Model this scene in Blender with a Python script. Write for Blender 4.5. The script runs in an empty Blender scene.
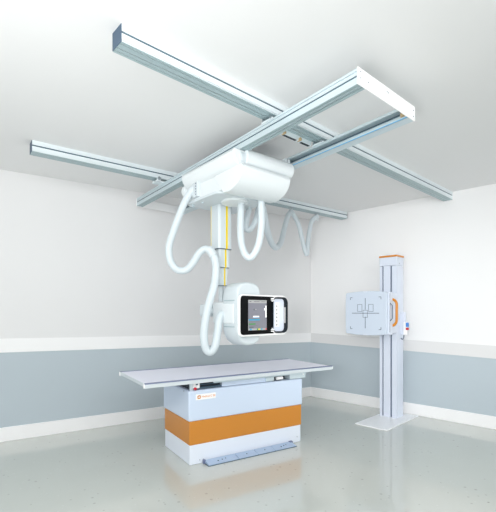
import bpy, bmesh, math, random
from mathutils import Vector, Matrix
random.seed(3)
scn = bpy.context.scene
COL = scn.collection
EYE = 1.4; F = 400.0; CX = 248.0; HY = 312.0
CEIL = 2.935

def at(px, py, depth):
    "world point that lies at a given distance in front of the viewpoint"
    return Vector(((px-CX)/F*depth, depth, EYE+(HY-py)/F*depth))

# ------------------------------------------------------------------ materials
def mat(name, col, rough=0.5, metal=0.0, noise=0.0, nscale=8.0, bump=0.0, bscale=60.0, emit=0.0, coat=0.0, spec=0.5):
    m = bpy.data.materials.new(name); m.use_nodes = True
    nt = m.node_tree; b = nt.nodes['Principled BSDF']
    b.inputs['Base Color'].default_value = (*col, 1)
    b.inputs['Roughness'].default_value = rough
    b.inputs['Metallic'].default_value = metal
    b.inputs['Coat Weight'].default_value = coat
    b.inputs['Specular IOR Level'].default_value = spec
    tc = nt.nodes.new('ShaderNodeTexCoord')
    if noise > 0:
        n = nt.nodes.new('ShaderNodeTexNoise'); n.inputs['Scale'].default_value = nscale
        n.inputs['Detail'].default_value = 4
        nt.links.new(tc.outputs['Object'], n.inputs['Vector'])
        r = nt.nodes.new('ShaderNodeMapRange')
        r.inputs['To Min'].default_value = 1-noise; r.inputs['To Max'].default_value = 1+noise
        nt.links.new(n.outputs['Fac'], r.inputs['Value'])
        mx = nt.nodes.new('ShaderNodeMix'); mx.data_type = 'RGBA'; mx.blend_type = 'MULTIPLY'
        mx.inputs['Factor'].default_value = 1
        mx.inputs['A'].default_value = (*col, 1)
        nt.links.new(r.outputs['Result'], mx.inputs['B'])
        nt.links.new(mx.outputs['Result'], b.inputs['Base Color'])
    if bump > 0:
        n2 = nt.nodes.new('ShaderNodeTexNoise'); n2.inputs['Scale'].default_value = bscale
        nt.links.new(tc.outputs['Object'], n2.inputs['Vector'])
        bp = nt.nodes.new('ShaderNodeBump'); bp.inputs['Strength'].default_value = bump
        bp.inputs['Distance'].default_value = 0.002
        nt.links.new(n2.outputs['Fac'], bp.inputs['Height'])
        nt.links.new(bp.outputs['Normal'], b.inputs['Normal'])
    if emit > 0:
        b.inputs['Emission Color'].default_value = (*col, 1)
        b.inputs['Emission Strength'].default_value = emit
    return m

def srgb(r, g, b):
    f = lambda c: ((c/255+0.055)/1.055)**2.4 if c > 10 else c/255/12.92
    return (f(r), f(g), f(b))

M = {}
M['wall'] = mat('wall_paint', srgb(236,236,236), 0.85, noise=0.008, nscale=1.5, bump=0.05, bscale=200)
M['wall_r'] = mat('wall_paint_lit_side', srgb(250,250,250), 0.85, noise=0.008, nscale=1.5, bump=0.05, bscale=200)  # wall paint lightened: stronger light on the right wall put into colour
M['ceil'] = mat('ceiling_paint', srgb(238,238,238), 0.9, noise=0.006, nscale=1.5)
M['plate'] = mat('base_plate_white', srgb(250,252,255), 0.3, noise=0.004)
M['dado'] = mat('dado_paint', srgb(190,202,209), 0.7, noise=0.02, nscale=1.2, bump=0.04, bscale=200)
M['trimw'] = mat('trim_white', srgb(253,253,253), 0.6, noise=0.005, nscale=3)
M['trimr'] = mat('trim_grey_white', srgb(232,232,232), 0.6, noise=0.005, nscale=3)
M['paint'] = mat('equipment_white', srgb(214,223,227), 0.4, noise=0.006, nscale=5, coat=0.15)
M['cover'] = mat('cover_white', srgb(232,238,240), 0.4, noise=0.006, nscale=5)
M['hose'] = mat('hose_plastic', srgb(212,222,227), 0.45, noise=0.01, nscale=20)
M['cab'] = mat('cabinet_white', srgb(212,226,245), 0.28, noise=0.006, nscale=4, coat=0.2)
M['cabbase'] = mat('cabinet_base_white', srgb(234,241,252), 0.3, noise=0.006, nscale=4)
M['orange'] = mat('orange_panel', srgb(210,137,50), 0.35, noise=0.01, nscale=6)
M['orange2'] = mat('orange_plastic', srgb(214,136,36), 0.35, noise=0.01, nscale=6)
M['alu'] = mat('aluminium', srgb(238,246,249), 0.3, metal=0.3, noise=0.02, nscale=30)
M['alu_s'] = mat('aluminium_satin', srgb(212,226,231), 0.36, metal=0.3, noise=0.02, nscale=30)
M['alu_d'] = mat('aluminium_shade_tone', srgb(172,192,196), 0.4, metal=0.25, noise=0.004, nscale=3)  # darker aluminium, paints shade under rails and beam; also seam tone
M['groove'] = mat('groove_grey', srgb(84,108,124), 0.5, metal=0.3, noise=0.02)  # dark grey for painted groove shading, also seals and small parts
M['slate'] = mat('slate_end_cap', srgb(66,88,110), 0.5, noise=0.03)
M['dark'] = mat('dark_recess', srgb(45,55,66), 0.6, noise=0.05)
M['black'] = mat('black_plastic', srgb(6,7,9), 0.5, noise=0.05, spec=0.15)
M['blackh'] = mat('charcoal_plastic', srgb(30,37,44), 0.5, noise=0.05, spec=0.2)
M['yellow'] = mat('yellow_stripe', srgb(250,220,10), 0.5, noise=0.01)
M['top'] = mat('tabletop_laminate', srgb(238,240,255), 0.3, noise=0.006, nscale=3)
M['edge'] = mat('tabletop_edge', srgb(214,222,226), 0.35, metal=0.1, noise=0.01)
M['strip'] = mat('rail_blue_grey', srgb(128,138,168), 0.4, metal=0.4, noise=0.02)  # blue-grey of the tabletop rail strips and pedal brackets
M['brass'] = mat('brass_bumper', srgb(205,180,140), 0.4, metal=0.2, noise=0.03)
M['stand'] = mat('stand_white', srgb(222,229,242), 0.35, noise=0.006, nscale=5)
M['panel'] = mat('detector_panel', srgb(208,219,233), 0.4, noise=0.008, nscale=4)
M['line'] = mat('marking_line', srgb(98,114,132), 0.5, noise=0.02)
M['pedal'] = mat('pedal_blue', srgb(176,197,224), 0.4, noise=0.02, nscale=10)
M['red'] = mat('red_button', srgb(200,30,50), 0.35, noise=0.02)
M['blue'] = mat('blue_button', srgb(70,140,220), 0.35, noise=0.02)
M['skyblue'] = mat('blue_reflection', srgb(120,195,240), 0.4, noise=0.02)  # blue reflection along the second beam, put into colour
M['steel'] = mat('steel', srgb(170,180,186), 0.3, metal=0.8, noise=0.02)
M['scr'] = mat('screen_grey', srgb(128,128,138), 0.5, noise=0.05, nscale=12, emit=0.08)
M['scr2'] = mat('screen_light', srgb(172,172,172), 0.5, noise=0.02, emit=0.1)
M['scrw'] = mat('screen_white', srgb(250,250,250), 0.5, noise=0.02, emit=0.3)
M['scrc'] = mat('screen_cyan', srgb(40,150,190), 0.5, noise=0.02, emit=0.2)
M['scrg'] = mat('screen_green', srgb(40,140,50), 0.5, noise=0.02, emit=0.2)
M['scry'] = mat('screen_yellow', srgb(220,200,50), 0.5, noise=0.02, emit=0.2)
M['scrr'] = mat('screen_red', srgb(210,50,50), 0.5, noise=0.02, emit=0.2)
M['scrd'] = mat('screen_dark', srgb(95,100,108), 0.5, noise=0.02)
M['sticker'] = mat('sticker_white', srgb(252,252,252), 0.5, noise=0.004)
M['otext'] = mat('orange_print', srgb(232,150,60), 0.5, noise=0.01)

# terrazzo-like vinyl floor
def floor_mat():
    m = bpy.data.materials.new('speckled_vinyl_floor'); m.use_nodes = True
    nt = m.node_tree; b = nt.nodes['Principled BSDF']
    tc = nt.nodes.new('ShaderNodeTexCoord')
    base = nt.nodes.new('ShaderNodeRGB'); base.outputs[0].default_value = (*srgb(202,206,199), 1)
    def speck(scale, thr, col, prev, rnd):
        v = nt.nodes.new('ShaderNodeTexVoronoi'); v.inputs['Scale'].default_value = scale
        v.inputs['Randomness'].default_value = 1
        mp = nt.nodes.new('ShaderNodeMapping'); mp.inputs['Rotation'].default_value = (0,0,rnd); mp.inputs['Location'].default_value = (rnd*3.1, rnd, 0)
        nt.links.new(tc.outputs['Object'], mp.inputs['Vector']); nt.links.new(mp.outputs[0], v.inputs['Vector'])
        sx = nt.nodes.new('ShaderNodeSeparateColor'); nt.links.new(v.outputs['Color'], sx.inputs[0])
        mul = nt.nodes.new('ShaderNodeMath'); mul.operation = 'MULTIPLY'; mul.inputs[1].default_value = thr
        nt.links.new(sx.outputs[0], mul.inputs[0])
        lt = nt.nodes.new('ShaderNodeMath'); lt.operation = 'LESS_THAN'
        nt.links.new(v.outputs['Distance'], lt.inputs[0]); nt.links.new(mul.outputs[0], lt.inputs[1])
        ml2 = nt.nodes.new('ShaderNodeMath'); ml2.operation = 'MULTIPLY'; ml2.inputs[1].default_value = 0.55
        nt.links.new(lt.outputs[0], ml2.inputs[0])
        mx = nt.nodes.new('ShaderNodeMix'); mx.data_type = 'RGBA'
        nt.links.new(ml2.outputs[0], mx.inputs['Factor']); nt.links.new(prev, mx.inputs['A'])
        mx.inputs['B'].default_value = (*col, 1)
        return mx.outputs['Result']
    c = speck(14, 0.16, srgb(160,160,154), base.outputs[0], 0.3)
    c = speck(22, 0.17, srgb(214,218,214), c, 1.1)
    c = speck(5, 0.05, srgb(120,116,110), c, 2.0)
    n = nt.nodes.new('ShaderNodeTexNoise'); n.inputs['Scale'].default_value = 1.3; n.inputs['Detail'].default_value = 5
    nt.links.new(tc.outputs['Object'], n.inputs['Vector'])
    r = nt.nodes.new('ShaderNodeMapRange'); r.inputs['To Min'].default_value = 0.95; r.inputs['To Max'].default_value = 1.05
    nt.links.new(n.outputs['Fac'], r.inputs['Value'])
    mx = nt.nodes.new('ShaderNodeMix'); mx.data_type = 'RGBA'; mx.blend_type = 'MULTIPLY'; mx.inputs['Factor'].default_value = 1
    nt.links.new(c, mx.inputs['A']); nt.links.new(r.outputs['Result'], mx.inputs['B'])
    nt.links.new(mx.outputs['Result'], b.inputs['Base Color'])
    b.inputs['Roughness'].default_value = 0.22; b.inputs['Coat Weight'].default_value = 0.7; b.inputs['Coat Roughness'].default_value = 0.04; b.inputs['Coat IOR'].default_value = 1.6
    b.inputs['Specular IOR Level'].default_value = 0.5
    return m
M['floor'] = floor_mat()

# ------------------------------------------------------------------ mesh helpers
SPLIT = {'screw','wheel','bolt','end_strip','support_post','clip','outlet_screw','slot','roller','hinge_mark','button',
         'pedal_mark','pedal_bracket','groove','recess','guide_rail','lift_bracket','seam','track_slot','chin_notch','carriage_frame'}
def link(name, bm, m, parent=None, smooth=False, bevel=0.0, seg=2):
    if name in SPLIT:
        left = set(bm.verts); parts = []
        while left:
            st_ = [next(iter(left))]; comp = set(st_)
            while st_:
                v = st_.pop()
                for e in v.link_edges:
                    w2 = e.other_vert(v)
                    if w2 not in comp: comp.add(w2); st_.append(w2)
            left -= comp; parts.append(comp)
        if len(parts) > 1:
            first = None
            for comp in parts:
                nb = bmesh.new(); mp = {v: nb.verts.new(v.co) for v in comp}
                for f in bm.faces:
                    if f.verts[0] in comp: nb.faces.new([mp[v] for v in f.verts])
                o = link1(name, nb, m, parent, smooth, bevel, seg); first = first or o
            bm.free(); return first
    return link1(name, bm, m, parent, smooth, bevel, seg)
def link1(name, bm, m, parent=None, smooth=False, bevel=0.0, seg=2):
    bmesh.ops.remove_doubles(bm, verts=bm.verts, dist=1e-6)
    bmesh.ops.recalc_face_normals(bm, faces=bm.faces)
    me = bpy.data.meshes.new(name); bm.to_mesh(me); bm.free()
    me.materials.append(M[m] if isinstance(m, str) else m)
    o = bpy.data.objects.new(name, me); COL.objects.link(o)
    if parent: o.parent = parent
    if smooth:
        for p in me.polygons: p.use_smooth = True
        me.set_sharp_from_angle(angle=math.radians(38))
    if bevel > 0:
        bv = o.modifiers.new('bevel', 'BEVEL'); bv.width = bevel; bv.segments = seg
        bv.limit_method = 'ANGLE'; bv.angle_limit = math.radians(35)
    return o

def BM(): return bmesh.new()

def box(bm, x0, x1, y0, y1, z0, z1):
    vs = [bm.verts.new((x, y, z)) for z in (z0, z1) for x, y in ((x0,y0),(x1,y0),(x1,y1),(x0,y1))]
    for f in ((3,2,1,0),(4,5,6,7),(0,1,5,4),(1,2,6,5),(2,3,7,6),(3,0,4,7)):
        bm.faces.new([vs[i] for i in f])

def prism(bm, pts, fn0, fn1):
    a = [bm.verts.new(fn0(p)) for p in pts]; b = [bm.verts.new(fn1(p)) for p in pts]
    n = len(pts)
    for i in range(n): bm.faces.new((a[i], a[(i+1)%n], b[(i+1)%n], b[i]))
    bm.faces.new(a[::-1]); bm.faces.new(b)

def prism_x(bm, pts, x0, x1): prism(bm, pts, lambda p: (x0, p[0], p[1]), lambda p: (x1, p[0], p[1]))
def prism_y(bm, pts, y0, y1): prism(bm, pts, lambda p: (p[0], y0, p[1]), lambda p: (p[0], y1, p[1]))
def prism_z(bm, pts, z0, z1): prism(bm, pts, lambda p: (p[0], p[1], z0), lambda p: (p[0], p[1], z1))

def rrect(x0, x1, z0, z1, r, n=6):
    out = []
    for cx, cz, a0 in ((x1-r, z1-r, 0), (x0+r, z1-r, 90), (x0+r, z0+r, 180), (x1-r, z0+r, 270)):
        for i in range(n+1):
            a = math.radians(a0 + 90*i/n); out.append((cx+r*math.cos(a), cz+r*math.sin(a)))
    return out

def tube(bm, pts, r, seg=14, cap=True, rib=0.0):
    n = len(pts); prev = None; rings = []
    T = [(pts[min(i+1,n-1)]-pts[max(i-1,0)]).normalized() for i in range(n)]
    up = Vector((0,0,1)) if abs(T[0].z) < 0.9 else Vector((1,0,0))
    N = (up - T[0]*up.dot(T[0])).normalized()
    for i in range(n):
        N = (N - T[i]*N.dot(T[i])).normalized(); B = T[i].cross(N)
        rr = (r[i] if isinstance(r, list) else r) + (rib if i % 2 else 0)
        rings.append([bm.verts.new(pts[i] + (N*math.cos(2*math.pi*k/seg) + B*math.sin(2*math.pi*k/seg))*rr) for k in range(seg)])
    for i in range(n-1):
        for k in range(seg):
            bm.faces.new((rings[i][k], rings[i][(k+1)%seg], rings[i+1][(k+1)%seg], rings[i+1][k]))
    if cap: bm.faces.new(rings[0][::-1]); bm.faces.new(rings[-1])

def cyl(bm, p0, p1, r, seg=20):
    tube(bm, [Vector(p0), Vector(p1)], r, seg)

def spline(ctrl, step):
    P = [ctrl[0]*2-ctrl[1]] + list(ctrl) + [ctrl[-1]*2-ctrl[-2]]
    dense = []
    for i in range(1, len(P)-2):
        p0, p1, p2, p3 = P[i-1:i+3]
        for k in range(24):
            t = k/24
            dense.append(0.5*((2*p1)+(p2-p0)*t+(2*p0-5*p1+4*p2-p3)*t*t+(3*p1-p0-3*p2+p3)*t**3))
    dense.append(P[-2])
    out = [dense[0]]; acc = 0
    for a, b in zip(dense, dense[1:]):
        d = (b-a).length
        while acc + d >= step:
            k = (step-acc)/d; a = a.lerp(b, k); out.append(a.copy()); d = (b-a).length; acc = 0
        acc += d
    return out

def thing(name, label, cat, loc=(0,0,0), rot=0.0, group=None):
    o = bpy.data.objects.new(name, None); COL.objects.link(o)
    o.location = loc; o.rotation_euler = (0,0,rot); o.empty_display_size = 0.1
    o['label'] = label; o['category'] = cat
    if group: o['group'] = group
    return o
def tag(o, label, cat, group=None):
    o['label'] = label; o['category'] = cat
    if group: o['group'] = group
    return o
def struct(name, bm, m, **k):
    o = link(name, bm, m, **k); o['kind'] = 'structure'; return o

# ------------------------------------------------------------------ the room
CORN = Vector((1.05, 6.667, 0))
DL = Vector((-0.844, -0.536, 0)); DR = Vector((0.709, -0.705, 0))     # directions of the two walls
NL = Vector((0.536, -0.844, 0)); NR = Vector((-0.705, -0.709, 0))     # into the room
LL, LR = 8.0, 7.5
def slab(bm, d, n, L, z0a, z1a, z0b, z1b, t, off=0.0, start=0.0):
    a = CORN + n*off + d*start; b = CORN + n*off + d*L
    a2, b2 = a+n*t, b+n*t
    v = [bm.verts.new(p) for p in (
        (a.x,a.y,z0a),(b.x,b.y,z0b),(b2.x,b2.y,z0b),(a2.x,a2.y,z0a),
        (a.x,a.y,z1a),(b.x,b.y,z1b),(b2.x,b2.y,z1b),(a2.x,a2.y,z1a))]
    for f in ((3,2,1,0),(4,5,6,7),(0,1,5,4),(1,2,6,5),(2,3,7,6),(3,0,4,7)):
        bm.faces.new([v[i] for i in f])

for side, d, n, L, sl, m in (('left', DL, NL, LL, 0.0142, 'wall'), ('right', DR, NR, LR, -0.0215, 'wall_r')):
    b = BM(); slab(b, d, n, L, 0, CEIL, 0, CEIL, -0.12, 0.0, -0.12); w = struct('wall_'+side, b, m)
    b = BM(); slab(b, d, n, L, 0.15, 0.905, 0.15, 0.905+sl*L, 0.004)
    link('dado', b, 'dado', w)
    b = BM(); slab(b, d, n, L, 0.90, 1.050, 0.90+sl*L, (1.050 if side=='left' else 1.062)+sl*L, 0.010)
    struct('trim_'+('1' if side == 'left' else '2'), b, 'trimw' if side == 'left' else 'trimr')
    b = BM(); slab(b, d, n, L, 0, 0.153, 0, 0.153, 0.014)
    struct('baseboard_'+side, b, 'trimw', bevel=0.004)
A_, B_ = CORN + DL*LL, CORN + DR*LR
quad = [(CORN.x, CORN.y), (A_.x, A_.y), (A_.x, -3.0), (B_.x, -3.0), (B_.x, B_.y)]
b = BM(); prism_z(b, quad, -0.1, 0.0); struct('floor', b, 'floor')
b = BM(); prism_z(b, quad, CEIL, CEIL+0.1); struct('ceiling', b, 'ceil')

# ------------------------------------------------------------------ ceiling rails
def profile(w, h, side_g=((0.60,0.70),), bot_g=((0.25,0.32),(0.62,0.70)), gd=0.008, both=True):
    "closed outline, x in [0,w], z in [-h,0] with grooves in sides and bottom"
    P = [(0, 0), (w, 0)]
    for a, c in sorted(side_g, reverse=True):
        P += [(w, -h*(1-c)), (w-gd, -h*(1-c)), (w-gd, -h*(1-a)), (w, -h*(1-a))]
    P += [(w, -h)]
    for a, c in sorted(bot_g, reverse=True):
        P += [(w*c, -h), (w*c, -h+gd), (w*a, -h+gd), (w*a, -h)]
    P += [(0, -h)]
    for a, c in sorted(side_g):
        P += [(0, -h*(1-a)), (gd, -h*(1-a)), (gd, -h*(1-c)), (0, -h*(1-c))]
    return P

def frame(p0, p1):
    d = Vector(p1)-Vector(p0); return d.length, math.atan2(d.y, d.x)

def bar(parent, name, prof, L, m, x0=0.0):
    "profile runs along local +x; profile x is local -y (to the right of travel)"
    b = BM(); prism(b, prof, lambda p: (x0, -p[0], p[1]), lambda p: (x0+L, -p[0], p[1]))
    return link(name, b, m, parent)

def ceiling_rail(p0, p1, label, w=0.112, h=0.098):
    L, a = frame(p0, p1)
    t = thing('ceiling_rail', label, 'rail', (p0[0], p0[1], CEIL), a, 'aluminium rails fixed to the ceiling')
    bar(t, 'rail_body', profile(w, h, side_g=((0.47,0.60),(0.06,0.12)), bot_g=((0.16,0.20),(0.42,0.48),(0.80,0.84))), L-0.006, 'alu', 0.003)
    # dark strips inside grooves, their shading put into the colour
    b = BM(); box(b, 0.004, L-0.004, -w+0.0055, -w+0.0085, -h*0.53, -h*0.40); box(b, 0.004, L-0.004, -0.0085, -0.0055, -h*0.53, -h*0.40)
    box(b, 0.004, L-0.004, -w*0.48, -w*0.42, -h+0.007, -h+0.0078)
    link('groove', b, 'groove', t)
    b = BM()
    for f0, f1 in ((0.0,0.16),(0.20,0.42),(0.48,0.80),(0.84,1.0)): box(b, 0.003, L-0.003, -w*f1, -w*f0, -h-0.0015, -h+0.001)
    link('underside_shade', b, 'alu_d', t)  # thin sheets added to paint the rail's shaded underside
    for x0, x1 in ((0.0, 0.003), (L-0.003, L)):
        b = BM(); box(b, x0, x1, -w, 0, -h, 0); link('end_cap', b, 'slate', t, bevel=0.001)
    return t
# local -y side is the near-right one, so start points give the far-left edge
R1a, R1b = Vector((-0.748, 2.205)), Vector((2.545, 5.20))
R2a, R2b = Vector((-1.995, 3.655)), Vector((1.46, 6.24))
ceiling_rail(R1a, R1b, 'long silver ceiling rail with dark square end, nearest the camera at upper left')
ceiling_rail(R2a, R2b, 'silver ceiling rail farther back, over the table, with two hose hangers under it')

# ------------------------------------------------------------------ bridge of two beams
B1a, B1b = Vector((0.632, 2.286)), Vector((-1.375, 4.934))
L1, a1 = frame(B1a, B1b)
BT = EYE+1.40
br = thing('bridge_frame', 'rectangular aluminium frame of two beams with white end plates below the ceiling rails', 'frame', (B1a.x, B1a.y, BT), a1)
# local +x runs to the far end, local -y to the right (towards second beam)
h = 0.092; w = 0.078; SP = 0.675
bp = profile(w, h, side_g=((0.44,0.56),(0.78,0.84)), bot_g=((0.20,0.26),(0.55,0.66)), gd=0.007)
bar(br, 'beam', bp, L1-0.012, 'alu_s', 0.006)
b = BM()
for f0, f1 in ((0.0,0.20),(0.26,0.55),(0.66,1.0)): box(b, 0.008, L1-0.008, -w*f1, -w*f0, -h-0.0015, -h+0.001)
link('underside_shade', b, 'alu_d', br)  # same painted shade below the first beam
b = BM(); box(b, 0.008, L1-0.008, -0.0078, -0.0048, -h*0.55, -h*0.45); box(b, 0.008, L1-0.008, -w*0.66, -w*0.55, -h+0.006, -h+0.0068)
link('groove', b, 'groove', br)
# second beam: C channel open towards first beam
C2 = [(SP-w,0),(SP,0),(SP,-h),(SP-w-0.006,-h),(SP-w-0.006,-h+0.014),(SP-0.02,-h+0.014),(SP-0.02,-h+0.034),(SP-0.045,-h+0.034),(SP-0.045,-h+0.048),(SP-0.02,-h+0.048),(SP-0.02,-0.020),(SP-w,-0.020)]
bar(br, 'beam', C2, L1-0.012, 'alu_s', 0.006)
b = BM(); box(b, 0.01, L1-0.5, -(SP-w), -(SP-w-0.0075), -h+0.0, -h+0.006); link('reflection_strip', b, 'skyblue', br)  # painted blue reflection on the channel lip, built as a thin strip
b = BM(); box(b, 0.01, L1-0.01, -(SP-0.019), -(SP-0.025), -0.045, -0.021); link('groove', b, 'groove', br)
for x0, x1 in ((0.0, 0.008), (L1-0.008, L1)):
    b = BM(); box(b, x0, x1, -SP-0.006, 0.006, -h-0.003, 0.003)
    pl = link('end_plate', b, 'trimw', br, bevel=0.002)
    b = BM()
    xs = x0-0.001 if x0 == 0 else x1+0.001
    for yy, zz in ((-0.02,-0.018),(-0.02,-0.055),(-0.10,-0.05),(-0.31,-0.028),(-0.325,-0.03),(-0.655,-0.03),(-0.655,-0.07)):
        cyl(b, (xs-0.002, yy, zz), (xs+0.002, yy, zz), 0.004, 10)
    link('screw', b, 'steel', pl)
b = BM(); cyl(b, (0.012, -(SP-0.052), -0.05), (0.07, -(SP-0.052), -0.05), 0.021, 18); link('bumper', b, 'brass', br, smooth=True)
bpy.context.view_layer.update()
for o in COL.objects:                      # the frame is slightly out of square
    if o.type == 'MESH' and (o.parent is br or (o.parent and o.parent.parent is br)):
        for v in o.data.vertices: v.co.x -= 0.075*v.co.y
# trolleys that carry the bridge under each rail
def cross(p, d, q, e):
    den = d.x*e.y - d.y*e.x; s = ((q.x-p.x)*e.y-(q.y-p.y)*e.x)/den; return p + d*s
Mb = Matrix.Rotation(a1, 2)
for Ra, Rb in ((R1a, R1b), (R2a, R2b)):
    dr = (Rb-Ra).normalized(); nr = Vector((dr.y, -dr.x))
    ang = math.atan2(dr.y, dr.x) - a1
    for off in (w/2, SP-w/2):
        db = (B1b-B1a).normalized(); nb = Vector((db.y, -db.x))
        c = cross(Ra + nr*0.05, dr, B1a + nb*off, db)
        rel = Mb.inverted() @ (c - B1a)
        tm = Matrix.Translation((rel.x, rel.y, 0)) @ Matrix.Rotation(ang, 4, 'Z')
        b = BM()
        hl = 0.12 if Ra is R2a else 0.036
        box(b, -hl, hl, -0.058, 0.058, 0.001, 0.016)
        for sx in (-1, 1):
            for yy in ((-0.056, 0.054) if Ra is R2a else ()):
                box(b, sx*0.09-0.022, sx*0.09+0.022, yy-0.004, yy+0.006, 0.001, 0.06)
        b.transform(tm); tr = link('trolley', b, 'alu', br, bevel=0.002)
        b = BM()
        for sx in ((-1, 1) if Ra is R2a else (-0.25, 0.25)):
            for yy in ((-0.066, 0.066) if Ra is R2a else (-0.04, 0.04)):
                zc_ = 0.035 if Ra is R2a else 0.022
                cyl(b, (sx*0.09, yy-0.006, zc_), (sx*0.09, yy+0.006, zc_), 0.018, 18)
        b.transform(tm); link('wheel', b, 'steel', tr, smooth=True)
# drive strip with dark gaps along near rail between the beams
dr = (R1b-R1a).normalized(); nr = Vector((dr.y, -dr.x)); db = (B1b-B1a).normalized(); nb = Vector((db.y, -db.x))
cA = cross(R1a+nr*0.0, dr, B1a+nb*(w+0.03), db); cB = cross(R1a+nr*0.0, dr, B1a+nb*(SP-w-0.02), db)
ang = math.atan2(dr.y, dr.x)-a1; rel = Mb.inverted() @ (cA-B1a); LL_ = (cB-cA).length
tm = Matrix.Translation((rel.x, rel.y, 0)) @ Matrix.Rotation(ang, 4, 'Z')
b = BM(); box(b, 0, LL_, 0.0, 0.035, 0.0, 0.045); b.transform(tm); dv = link('drive_bar', b, 'alu', br, bevel=0.002)
b = BM()
for x0, x1 in ((0.30,0.62),(0.74,0.97)): box(b, LL_*x0, LL_*x1, 0.006, 0.028, -0.002, 0.036)
b.transform(tm); link('slot', b, 'dark', dv)
b = BM()
for k in (0.28, 0.68): cyl(b, (LL_*k, -0.012, 0.01), (LL_*k, 0.02, 0.01), 0.014, 14)
b.transform(tm); link('roller', b, 'brass', dv, smooth=True)

# ------------------------------------------------------------------ ceiling suspended x-ray unit
UA = math.radians(38.9)
UO = Vector((-0.064, 3.204, 0))
un = thing('xray_ceiling_unit', 'white ceiling-hung x-ray unit with telescopic column, tube head and touch screen', 'x-ray machine', UO, UA)
E = EYE
Uinv = (Matrix.Translation(UO) @ Matrix.Rotation(UA, 4, 'Z')).inverted()
def U(px, py, d): return Uinv @ at(px, py, d)

# main housing under the bridge
b = BM(); prism_x(b, [(0.12,E+1.30),(0.12,E+1.06),(0.20,E+1.04),(0.80,E+1.045),(0.85,E+1.07),(0.86,E+1.24),(0.84,E+1.30)], 0.0, 0.545)
hs = link('carriage_housing', b, 'cover', un, bevel=0.012, seg=3)
b = BM(); prism_z(b, rrect(-0.015, 0.55, 0.28, 0.85, 0.08), E+1.022, E+1.045); link('bottom_plate', b, 'paint', hs, bevel=0.004, smooth=True)
b = BM(); cyl(b, (0.27,0.43,E+1.005), (0.27,0.43,E+1.03), 0.125, 40); link('mounting_disc', b, 'cover', hs, smooth=True, bevel=0.003)
b = BM()
for x, y in ((0.02,0.76),(0.06,0.81),(0.42,0.80),(0.47,0.77),(0.50,0.5),(0.04,0.62)): cyl(b, (x,y,E+1.010),(x,y,E+1.026),0.011,12)
link('bolt', b, 'alu_s', hs, smooth=True)
# lower front cover
arc = [(0.36,E+1.175),(-0.03,E+1.185),(-0.045,E+1.16)]
for i in range(1, 11):
    a = math.radians(180+9*i); arc.append((0.16+0.205*math.cos(a), E+1.16+0.16*math.sin(a)))
arc += [(0.22,E+1.006)]
b = BM(); prism_x(b, arc, -0.014, 0.525); link('lower_cover', b, 'cover', un, smooth=True, bevel=0.006)
# upper front cover, bulging
up = [(0.34,E+1.335),(0.10,E+1.340),(0.055,E+1.330)]
for i in range(0, 11):
    a = math.radians(120+12*i); up.append((0.055+0.085*math.cos(a), E+1.262+0.080*math.sin(a)))
up += [(0.05,E+1.176),(0.34,E+1.176)]
b = BM(); prism_x(b, up, 0.055, 0.59-0.0); link('upper_cover', b, 'cover', un, smooth=True, bevel=0.008)
b = BM(); prism_x(b, [(y*0.9+0.012, (z-E-1.26)*0.86+E+1.246) for y, z in up], 0.0, 0.09); link('inner_cover', b, 'paint', un, smooth=True, bevel=0.006)
b = BM(); 
for x in (0.10, 0.50, 0.54): box(b, x, x+0.022, -0.004, 0.03, E+1.325, E+1.352)
link('clip', b, 'paint', un, bevel=0.002)
# side covers under both beams
def side_cover(sgn, xo):
    pr = [(xo-sgn*0.06, E+1.306), (xo+sgn*0.052, E+1.306)]
    for i in range(0, 11):
        a = math.radians(8-9.5*i); pr.append((xo-sgn*0.05+sgn*0.108*math.cos(a), E+1.280+0.115*math.sin(a)))
    pr.append((xo-sgn*0.06, E+1.165))
    b = BM(); prism_y(b, pr, 0.0, 0.83); o = link('side_cover', b, 'cover', un, smooth=True, bevel=0.012, seg=3)
    return o
side_cover(-1, -0.005); side_cover(1, 0.545)
# cable outlet at the left end
b = BM(); prism_y(b, rrect(-0.03, 0.02, E+1.06, E+1.20, 0.015), 0.60, 0.69); ob = link('cable_outlet', b, 'paint', un, bevel=0.004, smooth=True)
b = BM()
for k in range(5): box(b, -0.034, -0.029, 0.62, 0.628, E+1.075+k*0.025, E+1.085+k*0.025)
link('outlet_screw', b, 'line', ob)
b = BM(); cyl(b, (0.05,0.84,E+1.17), (0.05,0.90,E+1.17), 0.075, 28); link('end_drum', b, 'cover', un, smooth=True, bevel=0.006)

# telescopic column
cxm, cym = 0.275, 0.655
def oct_(hw, ch, cx=cxm, cy=cym):
    return [(cx-hw+ch,cy-hw),(cx+hw-ch,cy-hw),(cx+hw,cy-hw+ch),(cx+hw,cy+hw-ch),(cx+hw-ch,cy+hw),(cx-hw+ch,cy+hw),(cx-hw,cy+hw-ch),(cx-hw,cy-hw+ch)]
secs = [(0.079, E+0.602, E+1.045), (0.063, E+0.425, E+0.64), (0.049, E+0.252, E+0.46)]
for hw, z0, z1 in secs:
    b = BM(); prism_z(b, oct_(hw, hw*0.22), z0, z1); s = link('column_section', b, 'paint', un, bevel=0.003, smooth=True)
    b = BM(); box(b, cxm+0.000, cxm+0.019*hw/0.079+0.003, cym-hw-0.0015, cym-hw+0.004, z0+0.001, z1); link('stripe', b, 'yellow', s)
    b = BM(); prism_z(b, oct_(hw+0.001, hw*0.22), z0, z0+0.004); link('seal', b, 'groove', s)
    if hw > 0.07:
        b = BM(); box(b, cxm-hw-0.0015, cxm-hw+0.004, cym+0.052, cym+0.057, z0+0.001, z1); link('stripe', b, 'yellow', s)
b = BM(); cyl(b, (cxm,cym,E+0.10), (cxm,cym,E+0.27), 0.026, 28); link('neck', b, 'paint', un, smooth=True)
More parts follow.
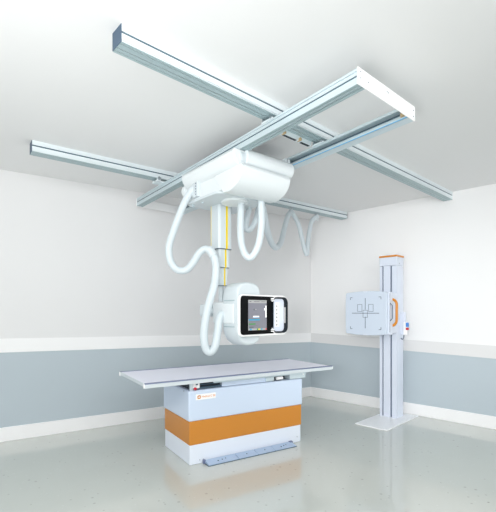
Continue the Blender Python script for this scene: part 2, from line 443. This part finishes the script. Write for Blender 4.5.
# bracket and back plate
b = BM(); prism_y(b, rrect(cxm-0.062, cxm+0.07, E-0.11, E+0.095, 0.02), cym-0.13, cym+0.05)
bk = link('rotation_bracket', b, 'cover', un, smooth=True, bevel=0.006)
b = BM(); prism_y(b, rrect(cxm-0.125, cxm+0.02, E-0.045, E+0.075, 0.02), cym+0.09, cym+0.19); link('back_knob', b, 'paint', un, smooth=True, bevel=0.006)
b = BM(); cyl(b, (cxm-0.03,cym+0.04,E+0.015),(cxm-0.03,cym+0.10,E+0.015),0.035,24); link('pivot', b, 'paint', un, smooth=True)
# tube housing : rounded outline lofted in depth
out = []
X0, X1, Z0, Z1 = cxm-0.068, cxm+0.205, E-0.308, E+0.268
out = [(X1-0.04,Z1-0.01),(X1-0.09,Z1+0.004),(X0+0.11,Z1+0.006),(X0+0.05,Z1-0.008),(X0+0.01,Z1-0.05),(X0-0.002,Z1-0.12),
       (X0-0.004,E+0.02),(X0-0.002,E-0.15),(X0+0.015,Z0+0.09),(X0+0.05,Z0+0.035),(X0+0.10,Z0+0.004),(X0+0.15,Z0),(X1-0.07,Z0+0.004),(X1-0.02,Z0+0.03),(X1,Z0+0.08),(X1,Z1-0.09),(X1-0.012,Z1-0.04)]
b = BM()
layers = [(cym-0.12,0.93),(cym-0.128,0.975),(cym-0.145,1.0),(cym-0.315,1.0),(cym-0.34,0.98),(cym-0.35,0.94)]
mx, mz = (X0+X1)/2, (Z0+Z1)/2; rings = []
for y, s in layers: rings.append([b.verts.new((mx+(x-mx)*s, y, mz+(z-mz)*s)) for x, z in out])
n = len(out)
for r0, r1 in zip(rings, rings[1:]):
    for i in range(n): b.faces.new((r0[i], r0[(i+1)%n], r1[(i+1)%n], r1[i]))
b.faces.new(rings[0]); b.faces.new(rings[-1][::-1])
th = link('tube_housing', b, 'paint', un, smooth=True, bevel=0.004)
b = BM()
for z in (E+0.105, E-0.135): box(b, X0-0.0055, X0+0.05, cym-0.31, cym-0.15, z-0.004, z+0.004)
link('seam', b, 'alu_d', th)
b = BM(); prism_y(b, rrect(X0-0.012, X0+0.10, E-0.11, E+0.08, 0.02), cym-0.30, cym-0.125); link('mounting_band', b, 'cover', th, smooth=True, bevel=0.005)
# console: local frame of the panel
px0, py0 = cxm-0.109, cym-0.407
def PX(t): return px0+t
co = BM(); prism_y(co, rrect(PX(0.013), PX(0.602), E-0.220, E+0.157, 0.05, 8), py0, py0+0.024)
con = link('console', co, 'scrw' if False else 'trimw', un, smooth=True, bevel=0.008, seg=3)
b = BM(); box(b, PX(0.12), PX(0.34), py0+0.02, py0+0.07, E-0.12, E+0.06); link('console_mount', b, 'cover', con, bevel=0.005)
b = BM(); prism_y(b, [(PX(x), E+z) for x, z in
    [(0.06,0.146),(0.420,0.142),(0.420,-0.200),(0.06,-0.204),(0.044,-0.200),(0.034,-0.188),(0.030,-0.172),(0.030,0.115),(0.034,0.130),(0.044,0.142)]], py0-0.008, py0+0.002)
bz = link('bezel', b, 'black', con, bevel=0.002)
# handle loop
def loop(x0, x1, z0, z1, r, wdt, y0, y1, b):
    o = rrect(x0, x1, z0, z1, r, 8); i = rrect(x0+0.001, x1-wdt, z0+wdt*0.45, z1-wdt*0.45, max(r-wdt*0.6, 0.01), 8)
    A = [b.verts.new((x,y0,z)) for x,z in o]; B = [b.verts.new((x,y0,z)) for x,z in i]
    C = [b.verts.new((x,y1,z)) for x,z in o]; D = [b.verts.new((x,y1,z)) for x,z in i]
    n = len(o)
    for k in range(n):
        j = (k+1)%n
        b.faces.new((A[k],A[j],B[j],B[k])); b.faces.new((C[k],D[k],D[j],C[j]))
        b.faces.new((A[k],C[k],C[j],A[j])); b.faces.new((B[k],B[j],D[j],D[k]))
b = BM(); loop(PX(0.405), PX(0.592), E-0.198, E+0.141, 0.055, 0.034, py0-0.022, py0-0.0, b)
hd = link('handle', b, 'blackh', con, smooth=True, bevel=0.003)
b = BM(); box(b, PX(0.553), PX(0.560), py0-0.024, py0-0.002, E-0.105, E+0.045); link('grip_insert', b, 'scr2', hd)
b = BM()
for z in (0.122, 0.108, -0.170, -0.184):
    for x in (0.385, 0.403): box(b, PX(x), PX(x+0.009), py0-0.0245, py0-0.0075, E+z, E+z+0.008)
for z in (0.098, -0.156): box(b, PX(0.394), PX(0.402), py0-0.0245, py0-0.0075, E+z, E+z+0.006)
link('hinge_mark', b, 'scrw', con)
b = BM(); prism_y(b, rrect(PX(0.418), PX(0.562), E-0.185, E+0.128, 0.03), py0-0.002, py0+0.001); link('inner_plate', b, 'stand', con)
b = BM(); box(b, PX(0.44), PX(0.495), py0-0.004, py0+0.001, E-0.14, E+0.09); kp = link('button_strip', b, 'sticker', con)
b = BM()
for z in (-0.12,-0.085,-0.05,-0.015,0.02,0.055): cyl(b, (PX(0.462),py0-0.006,E+z), (PX(0.462),py0,E+z), 0.009, 12)
link('button', b, 'scr2', kp)
# screen
b = BM(); box(b, PX(0.112), PX(0.330), py0-0.0095, py0-0.006, E-0.165, E+0.108); sc = link('screen', b, 'scr', con)
def sq(x0, x1, z0, z1, m, nm='screen_icon', k=0):
    b = BM(); box(b, PX(0.112+0.218*x0), PX(0.112+0.218*x1), py0-0.0105-k*0.0005, py0-0.009, E-0.165+0.273*z0, E-0.165+0.273*z1); return link(nm, b, m, sc)
sq(0,1,0.90,1,'scr2','title_bar'); sq(0.06,0.16,0.94,0.96,'scrd',k=1); sq(0.3,0.6,0.94,0.955,'scrd',k=1); sq(0.7,0.92,0.94,0.955,'scrd',k=1)
sq(0.26,0.58,0.42,0.475,'scrw'); sq(0.27,0.57,0.415,0.43,'scrc',k=1); sq(0.93,0.99,0.42,0.82,'scrw'); sq(0.86,0.94,0.66,0.73,'scrw')
sq(0,1,0.0,0.37,'scr2','lower_pane'); sq(0.02,1,0.06,0.37,'scr','lower_pane',k=1)
sq(0.02,0.62,0.325,0.365,'scrc',k=2); sq(0.02,0.38,0.19,0.225,'scrg',k=2); sq(0.05,0.28,0.09,0.115,'scrd',k=2); sq(0.06,0.5,0.145,0.152,'scrd',k=2)
sq(0.08,0.18,0.01,0.055,'scrc',k=2); sq(0.46,0.53,0.01,0.055,'scrg',k=2); sq(0.54,0.64,0.01,0.055,'scry',k=2); sq(0.67,0.76,0.01,0.055,'scrc',k=2); sq(0.93,0.99,0.01,0.055,'scrr',k=2)
sq(0.28,0.36,0.66,0.71,'scrd'); sq(0.34,0.44,0.68,0.70,'scr2',k=1)
# hoses
def hose(pts, r, name='cable_hose', rib=0.0012, step=0.0085):
    b = BM(); tube(b, spline([U(*p) for p in pts], step), r, 14, True, rib); return link(name, b, 'hose', un, smooth=True)
hose([(201,187,3.80),(194,189,3.74),(187,198,3.74),(181,211,3.74),(174,230,3.74),(169,247,3.74),(170.5,261,3.74),(177,269.5,3.74),(186,270,3.73),(193,263,3.72),(200,252,3.71),(206.5,249,3.70),(211,252,3.69)], 0.033)
hose([(211,252,3.69),(215,260,3.68),(216,272,3.68),(214,286,3.68),(209,303,3.67),(205,322,3.66),(204,338,3.65),(206,349,3.65),(210.5,352,3.66),(215,346,3.67),(217.5,332,3.69),(219,320,3.71),(221,315,3.73),(224,314,3.76)], 0.036)
b = BM(); pts = spline([U(208.5,249.3,3.70),U(211.5,252.3,3.69),U(214,257,3.68)], 0.006); tube(b, pts, 0.041, 18); link('hose_collar', b, 'paint', un, smooth=True)
hose([(241,203,3.72),(240.8,215,3.72),(240.5,230,3.72),(242,246,3.71),(247,256.5,3.70),(252.5,256,3.69),(258,246,3.68),(261,230,3.67),(261.5,215,3.66),(261,200,3.65)], 0.032)
hose([(250.5,201,3.95),(249.5,208,3.97),(247,218,3.99),(246,228,4.0),(249,230,4.0),(253,226,4.02),(256.5,217,4.05),(259,206,4.1)], 0.027)
hose([(262,205,3.9),(264,214,4.0),(267,229,4.2),(270.5,241,4.4),(275.5,247.5,4.65),(280.5,243,4.95),(284.5,228,5.2),(287.5,217,5.35),(291,211.5,5.50)], 0.033)
hose([(291,211.5,5.50),(295,217,5.54),(299,226,5.60),(302.5,241,5.66),(305.5,252,5.70),(307,254,5.71),(307.8,244,5.73),(309.5,231,5.76),(312,221,5.78),(317,216,5.82)], 0.031)
# hose hangers under the far rail
for (px, py, d, lab) in ((291,209.5,5.50,'small chrome hose hanger under the far rail, closer to the white x-ray unit'),
                         (317,215,5.82,'small chrome hose hanger under the far rail, closer to the room corner')):
    p = at(px, py, d)
    dr2 = (R2b-R2a).normalized()
    t = thing('hose_hanger', lab, 'hanger', (p.x, p.y, CEIL-0.09), math.atan2(dr2.y, dr2.x), 'hangers on the far ceiling rail')
    b = BM(); box(b, -0.035, 0.035, -0.022, 0.022, -0.014, -0.001); link('trolley_block', b, 'steel', t, bevel=0.003)
    b = BM(); cyl(b, (0,0,-0.05), (0,0,-0.012), 0.010, 14); link('hook_stem', b, 'steel', t, smooth=True)
    b = BM(); zc = p.z-(CEIL-0.09)
    ring = [Vector((0.03*math.sin(k/20*2*math.pi)*0.9, 0.0, zc-0.035+0.045*math.cos(k/20*2*math.pi))) for k in range(21)]
    tube(b, ring, 0.009, 10, False); link('clamp_ring', b, 'cover', t, smooth=True)

# ------------------------------------------------------------------ examination table
TA = math.radians(32.0)
tb = thing('xray_table', 'white x-ray examination table with orange band around its pedestal', 'table', (-0.862, 3.338, 0), TA)
TL, TW, TZ = 2.13, 0.81, 0.800
b = BM(); box(b, 0.01, TL-0.01, 0.022, TW-0.022, TZ-0.03, TZ-0.002); tt = link('tabletop', b, 'top', tb, bevel=0.004)
for y0, y1 in ((0.0, 0.024), (TW-0.024, TW)):
    yo = 0 if y0 == 0 else 1
    b = BM()
    pr = [(y0,TZ-0.042),(y1,TZ-0.042),(y1,TZ),(y0,TZ)]
    prism_x(b, pr, 0.0, TL); sr = link('side_rail', b, 'edge', tt, bevel=0.002)
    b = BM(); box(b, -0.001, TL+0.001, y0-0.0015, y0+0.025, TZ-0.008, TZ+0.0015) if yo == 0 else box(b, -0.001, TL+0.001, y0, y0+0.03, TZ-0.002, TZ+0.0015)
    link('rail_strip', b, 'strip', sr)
    for xa in (-0.006, TL-0.002):
        b = BM(); prism_x(b, rrect(y0, y1, TZ-0.040, TZ+0.001, 0.006, 3), xa, xa+0.008); link('rail_end', b, 'trimw', sr)
b = BM(); box(b, 0.001, 0.012, 0.02, TW-0.02, TZ-0.03, TZ-0.004); box(b, TL-0.012, TL-0.001, 0.02, TW-0.02, TZ-0.03, TZ-0.004); link('end_strip', b, 'edge', tt)
# pedestal
CX0, CY0, CLn, CDp = 0.441, 0.080, 1.298, 0.634
b = BM(); box(b, CX0-0.014, CX0+CLn+0.016, CY0-0.012, CY0+CDp+0.012, 0.400, 0.682); ub = link('upper_cabinet', b, 'cab', tb, bevel=0.016, seg=3, smooth=True)
b = BM(); box(b, CX0-0.004, CX0+CLn+0.008, CY0-0.003, CY0+CDp+0.003, 0.180, 0.401); link('orange_band', b, 'orange', tb, bevel=0.010, seg=3, smooth=True)
b = BM(); box(b, CX0, CX0+CLn, CY0, CY0+CDp, 0.0, 0.182); link('base_plinth', b, 'cabbase', tb, bevel=0.008, seg=3, smooth=True)
# screws on the base and side
b = BM()
for x, z in ((0.10,0.035),(0.14,0.035),(CLn-0.05,0.06)): cyl(b, (CX0+x, CY0-0.002, z), (CX0+x, CY0+0.003, z), 0.005, 10)
cyl(b, (CX0-0.016, CY0+0.10, 0.665), (CX0-0.010, CY0+0.10, 0.665), 0.007, 10)
link('screw', b, 'steel', tb)
# top carriage between cabinet and top
b = BM()
box(b, CX0+0.05, CX0+CLn-0.03, CY0+0.10, CY0+CDp-0.03, 0.68, 0.70)
box(b, CX0+0.34, CX0+CLn-0.38, CY0+0.01, CY0+CDp-0.02, 0.685, 0.757)
link('carriage_frame', b, 'cab', tb, bevel=0.003)
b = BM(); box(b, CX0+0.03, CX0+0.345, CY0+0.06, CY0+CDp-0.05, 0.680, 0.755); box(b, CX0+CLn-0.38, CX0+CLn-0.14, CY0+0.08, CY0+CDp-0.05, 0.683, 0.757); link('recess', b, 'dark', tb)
b = BM(); box(b, CX0+0.06, CX0+0.34, CY0+0.02, CY0+0.07, 0.688, 0.700); box(b, CX0+0.06, CX0+0.34, CY0+0.045, CY0+0.062, 0.716, 0.722); link('guide_rail', b, 'groove', tb)
b = BM()
box(b, CX0+0.24, CX0+CLn+0.06, CY0-0.012, CY0+0.012, 0.732, 0.758)
box(b, CX0+CLn-0.16, CX0+CLn+0.055, CY0-0.015, CY0+0.10, 0.688, 0.757)
box(b, CX0+CLn-0.46, CX0+CLn-0.36, CY0-0.01, CY0+0.05, 0.690, 0.73)
link('lift_bracket', b, 'alu_s', tb, bevel=0.003)
b = BM(); cyl(b, (CX0+CLn-0.33, CY0-0.008, 0.712), (CX0+CLn-0.255, CY0-0.008, 0.712), 0.016, 16); cyl(b, (CX0+CLn+0.02, CY0-0.018, 0.728),(CX0+CLn+0.02, CY0-0.010, 0.728),0.008,12); link('roller', b, 'trimw', tb, smooth=True)
b = BM(); box(b, CX0+0.008, CX0+0.036, CY0+0.004, CY0+0.03, 0.672, 0.757); box(b, CX0-0.005, CX0+0.20, CY0+CDp-0.1, CY0+CDp-0.04, 0.68, 0.757); link('support_post', b, 'alu_s', tb, bevel=0.002)
b = BM(); box(b, CX0+0.030, CX0+0.095, CY0-0.014, CY0+0.03, 0.700, 0.758); sw = link('switch_box', b, 'trimw', tb, bevel=0.004)
b = BM(); box(b, CX0+0.055, CX0+0.075, CY0-0.0155, CY0-0.013, 0.730, 0.742); link('switch_mark', b, 'groove', sw)
b = BM(); cyl(b, (CX0+0.045, CY0-0.030, 0.700), (CX0+0.045, CY0-0.005, 0.700), 0.013, 20); link('stop_button', b, 'red', tb, smooth=True, bevel=0.003)
# logo sticker
SX, SZ = CX0+0.055, 0.592; yF = CY0-0.012
b = BM(); prism_y(b, [(SX,SZ),(SX+0.205,SZ),(SX+0.205,SZ+0.052),(SX,SZ+0.052)], yF-0.0015, yF+0.001); st = link('sticker', b, 'sticker', tb)
b = BM(); prism_y(b, rrect(SX+0.016, SX+0.048, SZ+0.010, SZ+0.042, 0.008), yF-0.003, yF-0.001); ic = link('logo_square', b, 'orange2', st)
b = BM(); box(b, SX+0.028, SX+0.036, yF-0.0036, yF-0.0025, SZ+0.018, SZ+0.034); box(b, SX+0.024, SX+0.040, yF-0.0036, yF-0.0025, SZ+0.022, SZ+0.030); link('logo_mark', b, 'sticker', ic)
def text(body, size, loc, rot, m, parent, name='lettering'):
    cu = bpy.data.curves.new(name, 'FONT'); cu.body = body; cu.size = size; cu.extrude = 0.0006
    tmp = bpy.data.objects.new('tmp_text', cu); COL.objects.link(tmp)
    dg = bpy.context.evaluated_depsgraph_get(); me = bpy.data.meshes.new_from_object(tmp.evaluated_get(dg))
    bpy.data.objects.remove(tmp); me.materials.clear(); me.materials.append(M[m])
    o = bpy.data.objects.new(name, me); COL.objects.link(o); o.parent = parent
    o.location = loc; o.rotation_euler = rot; return o
text('Medirol C 30', 0.026, (SX+0.058, yF-0.0022, SZ+0.018), (math.pi/2,0,0), 'otext', st)

# foot pedal strip on the floor in front of the table
pd = thing('foot_pedal_strip', 'flat light blue foot pedal strip on the floor along the table base', 'foot pedal', (-0.867, 3.333, 0), TA)
x = CX0+0.150; wds = (0.32, 0.22, 0.205, 0.27)
for wd in wds:
    b = BM(); prism_x(b, [(CY0-0.105,0.004),(CY0-0.105,0.012),(CY0-0.012,0.030),(CY0-0.012,0.004)], x, x+wd-0.007)
    p = link('pedal', b, 'pedal', pd, bevel=0.002)
    b = BM()
    for k in ((0.35,0.5,0.62) if wd > 0.25 else (0.5,)):
        yy = CY0-0.06; cyl(b, (x+wd*k, yy+0.01*(k-0.5)*6, 0.016), (x+wd*k, yy+0.01*(k-0.5)*6, 0.0245), 0.006, 10)
    link('pedal_mark', b, 'groove', p)
    x += wd
b = BM(); box(b, CX0+0.143, x, CY0-0.108, CY0-0.004, 0.0, 0.005); link('pedal_base', b, 'groove', pd)
b = BM(); box(b, CX0+0.133, CX0+0.153, CY0-0.03, CY0-0.004, 0.0, 0.035); box(b, x-0.03, x+0.006, CY0-0.03, CY0-0.004, 0.0, 0.036); link('pedal_bracket', b, 'strip', pd)

# ------------------------------------------------------------------ wall stand
ws = thing('wall_bucky_stand', 'tall white x-ray wall stand with orange cap, orange handle and square detector panel', 'stand', (1.635, 4.706, 0), math.radians(-45))
b = BM(); box(b, -0.42, 0.0, 0.0, 0.92, 0.0, 0.012); link('base_plate', b, 'plate', ws, bevel=0.003)
cx0, cx1, cy0, cy1 = -0.378, -0.145, 0.57, 0.77
W_ = cx1-cx0
g1 = (cx0+W_*0.15, cx0+W_*0.23); g2 = (cx0+W_*0.63, cx0+W_*0.73)
pr = [(cx0,cy0),(g1[0],cy0),(g1[0],cy0+0.02),(g1[1],cy0+0.02),(g1[1],cy0),(g2[0],cy0),(g2[0],cy0+0.02),(g2[1],cy0+0.02),(g2[1],cy0),(cx1,cy0),
      (cx1,cy0+0.06),(cx1-0.002,cy0+0.062),(cx1-0.002,cy0+0.066),(cx1,cy0+0.068),(cx1,cy1),(cx0,cy1)]
b = BM(); prism_z(b, pr, 0.012, 2.01); cl = link('column', b, 'stand', ws)
b = BM()
for g in (g1, g2): box(b, g[0]+0.0005, g[1]-0.0005, cy0+0.0185, cy0+0.0195, 0.014, 2.008)
link('track_slot', b, 'line', cl)
b = BM(); box(b, cx0-0.003, cx1+0.003, cy0-0.003, cy1+0.003, 2.013, 2.125); hd2 = link('column_head', b, 'stand', ws, bevel=0.004)
b = BM(); box(b, cx0-0.007, cx1+0.007, cy0-0.007, cy1+0.007, 2.125, 2.148); link('column_cap', b, 'orange2', ws, bevel=0.003)
b = BM(); cyl(b, (cx1+0.001,cy0+0.08,2.04),(cx1+0.005,cy0+0.08,2.04),0.008,12); link('screw', b, 'steel', hd2)
# carriage behind panel
b = BM(); box(b, cx0+0.02, cx1+0.018, 0.36, 0.575, 1.13, 1.645); link('panel_carriage', b, 'stand', ws, bevel=0.006)
# detector panel with slightly bowed outline
Px0, Px1, Pz0, Pz1, Py = -0.695, -0.113, 1.097, 1.672, 0.228
o2 = []
n = 10
for i in range(n+1):
    t = i/n; o2.append((Px0+0.02+(Px1-Px0-0.03)*t, Pz1-0.035+0.032*math.sin(math.pi*(0.12+0.76*t))**0.8))
for i in range(n+1):
    t = i/n; o2.append((Px1-0.005*abs(2*t-1)**3, Pz1-0.03-(Pz1-Pz0-0.06)*t))
for i in range(n+1):
    t = 1-i/n; o2.append((Px0+0.02+(Px1-Px0-0.03)*t, Pz0+0.035-0.032*math.sin(math.pi*(0.12+0.76*t))**0.8))
for i in range(n+1):
    t = 1-i/n; o2.append((Px0+0.006*abs(2*t-1)**3, Pz1-0.03-(Pz1-Pz0-0.06)*t))
b = BM(); prism_y(b, o2, Py, Py+0.042); pn = link('detector_panel', b, 'panel', ws, bevel=0.008, seg=3)
b = BM(); box(b, Px0+0.015, Px1+0.014, Py+0.042, Py+0.135, Pz0+0.018, Pz1-0.018); hb = link('cassette_box', b, 'stand', ws, bevel=0.006)
b = BM(); box(b, Px1+0.013, Px1+0.0155, Py+0.048, Py+0.056, Pz0+0.05, Pz1-0.04); link('cassette_slot', b, 'line', hb)
b = BM(); hx = Px1+0.014
tube(b, [Vector((hx, Py+0.065, 1.51)), Vector((hx+0.022, Py+0.075, 1.48)), Vector((hx+0.022, Py+0.075, 1.32)), Vector((hx, Py+0.065, 1.29))], 0.006, 10)
link('latch', b, 'line', hb, smooth=True)
b = BM(); cxp = (Px0+Px1)/2; czp = (Pz0+Pz1)/2-0.0; yy0, yy1 = Py-0.0012, Py+0.002
def ln(x0,x1,z0,z1): box(b, x0, x1, yy0, yy1, z0, z1)
ln(cxp-0.19, cxp+0.19, czp-0.004, czp+0.004)
ln(cxp-0.004, cxp+0.004, czp-0.195, czp-0.045); ln(cxp-0.004, cxp+0.004, czp+0.045, czp+0.195)
for sx in (-1, 1):
    for sz in (-1, 1):
        X, Z = cxp+sx*0.215, czp+sz*0.205
        ln(min(X,X-sx*0.03), max(X,X-sx*0.03), Z-0.0035, Z+0.0035); ln(X-0.0035, X+0.0035, min(Z,Z-sz*0.03), max(Z,Z-sz*0.03))
link('alignment_cross', b, 'line', pn)
for (X, Z) in ((cxp-0.078, czp+0.068), (cxp+0.078, czp+0.068), (cxp, czp-0.008)):
    b = BM(); hw, hh = 0.034, 0.048; s = 0.005
    ln(X-hw, X+hw, Z+hh-s, Z+hh); ln(X-hw, X+hw, Z-hh, Z-hh+s); ln(X-hw, X-hw+s, Z-hh, Z+hh); ln(X+hw-s, X+hw, Z-hh, Z+hh)
    link('chamber_outline', b, 'line', pn)
b = BM(); prism_y(b, [(cxp-0.035,Pz1-0.004),(cxp-0.022,Pz1-0.018),(cxp+0.022,Pz1-0.018),(cxp+0.035,Pz1-0.004)], Py-0.001, Py+0.003); prism_y(b, [(cxp-0.035,Pz0+0.004),(cxp-0.022,Pz0+0.018),(cxp+0.022,Pz0+0.018),(cxp+0.035,Pz0+0.004)], Py-0.001, Py+0.003)
link('chin_notch', b, 'stand', pn, smooth=True)
# orange grab handle
hp = [Vector(p) for p in ((-0.165,0.37,1.560),(-0.120,0.37,1.562),(-0.085,0.37,1.552),(-0.060,0.37,1.525),(-0.052,0.37,1.49),(-0.052,0.37,1.40),(-0.052,0.37,1.31),(-0.058,0.37,1.27),(-0.085,0.37,1.237),(-0.120,0.37,1.228),(-0.165,0.37,1.230))]
b = BM(); tube(b, spline(hp, 0.012), 0.016, 14); link('grab_handle', b, 'orange2', ws, smooth=True)
# hand control on the side
b = BM(); box(b, cx1-0.002, cx1+0.05, 0.69, 0.75, 1.10, 1.40); link('control_bracket', b, 'stand', ws, bevel=0.004)
b = BM(); box(b, cx1+0.045, cx1+0.090, 0.67, 0.71, 1.10, 1.27); rc = link('hand_control', b, 'trimw', ws, bevel=0.006)
for z0, z1, m in ((1.205,1.262,'blue'),(1.165,1.195,'red')):
    b = BM(); box(b, cx1+0.080, cx1+0.108, 0.664, 0.70, z0, z1); link('control_button', b, m, rc, bevel=0.003)
b = BM(); tube(b, spline([Vector((cx1+0.05,0.68,1.10)), Vector((cx1+0.045,0.68,1.06)), Vector((cx1+0.02,0.69,1.04)), Vector((cx1-0.002,0.70,1.06))], 0.01), 0.006, 8); link('control_cord', b, 'line', rc, smooth=True)

# ------------------------------------------------------------------ light
wd = bpy.data.worlds.new('world'); scn.world = wd; wd.use_nodes = True
wd.node_tree.nodes['Background'].inputs[0].default_value = (0.96, 0.98, 1.0, 1)
wd.node_tree.nodes['Background'].inputs[1].default_value = 1.14
def area(name, loc, target, size, power, col=(1,1,1)):
    l = bpy.data.lights.new(name, 'AREA'); l.shape = 'RECTANGLE'; l.size, l.size_y = size; l.energy = power; l.color = col
    o = bpy.data.objects.new(name, l); COL.objects.link(o); o.location = loc
    o.rotation_euler = (Vector(target)-Vector(loc)).to_track_quat('-Z', 'Y').to_euler(); return o
sn = bpy.data.lights.new('soft_fill_sun', 'SUN'); sn.energy = 0.6; sn.angle = math.radians(50)  # added sun-type fill from behind the camera, no daylight source
so = bpy.data.objects.new('soft_fill_sun', sn); COL.objects.link(so); so.location = (1, -4, 3)
so.rotation_euler = Vector((-0.12, 1.0, -0.18)).to_track_quat('-Z', 'Y').to_euler()
def spot(name, loc, target, deg, power, r=0.5, blend=1.0):
    l = bpy.data.lights.new(name, 'SPOT'); l.energy = power; l.spot_size = math.radians(deg); l.spot_blend = blend; l.shadow_soft_size = r
    o = bpy.data.objects.new(name, l); COL.objects.link(o); o.location = loc
    o.rotation_euler = (Vector(target)-Vector(loc)).to_track_quat('-Z', 'Y').to_euler(); return o
spot('ceiling_fill_spot', (-0.9, 0.0, 0.9), (-0.9, 1.7, 2.93), 105, 230, 0.5)  # added fill, brightens the ceiling from below, out of view
spot('wall_fill_spot', (-0.7, -1.3, 1.7), (2.1, 5.5, 1.25), 37, 560, 0.35)  # added fill aimed at the right wall and stand
area('overhead_fill', (0.3, 0.6, 2.88), (0.5, 3.0, 0.0), (4.5, 1.6), 110)  # unseen area lamp added to lift floor and tabletop

cam = bpy.data.cameras.new('camera'); co_ = bpy.data.objects.new('camera', cam); COL.objects.link(co_)
co_.location = (0, 0, EYE); co_.rotation_euler = (math.pi/2, 0, 0)
cam.sensor_fit = 'HORIZONTAL'; cam.sensor_width = 36; cam.lens = 36*F/496
cam.shift_y = (HY-256)/496; cam.clip_start = 0.05
scn.camera = co_
scn.view_settings.view_transform = 'Standard'
scn.view_settings.look = 'None'
scn.view_settings.exposure = 0.0
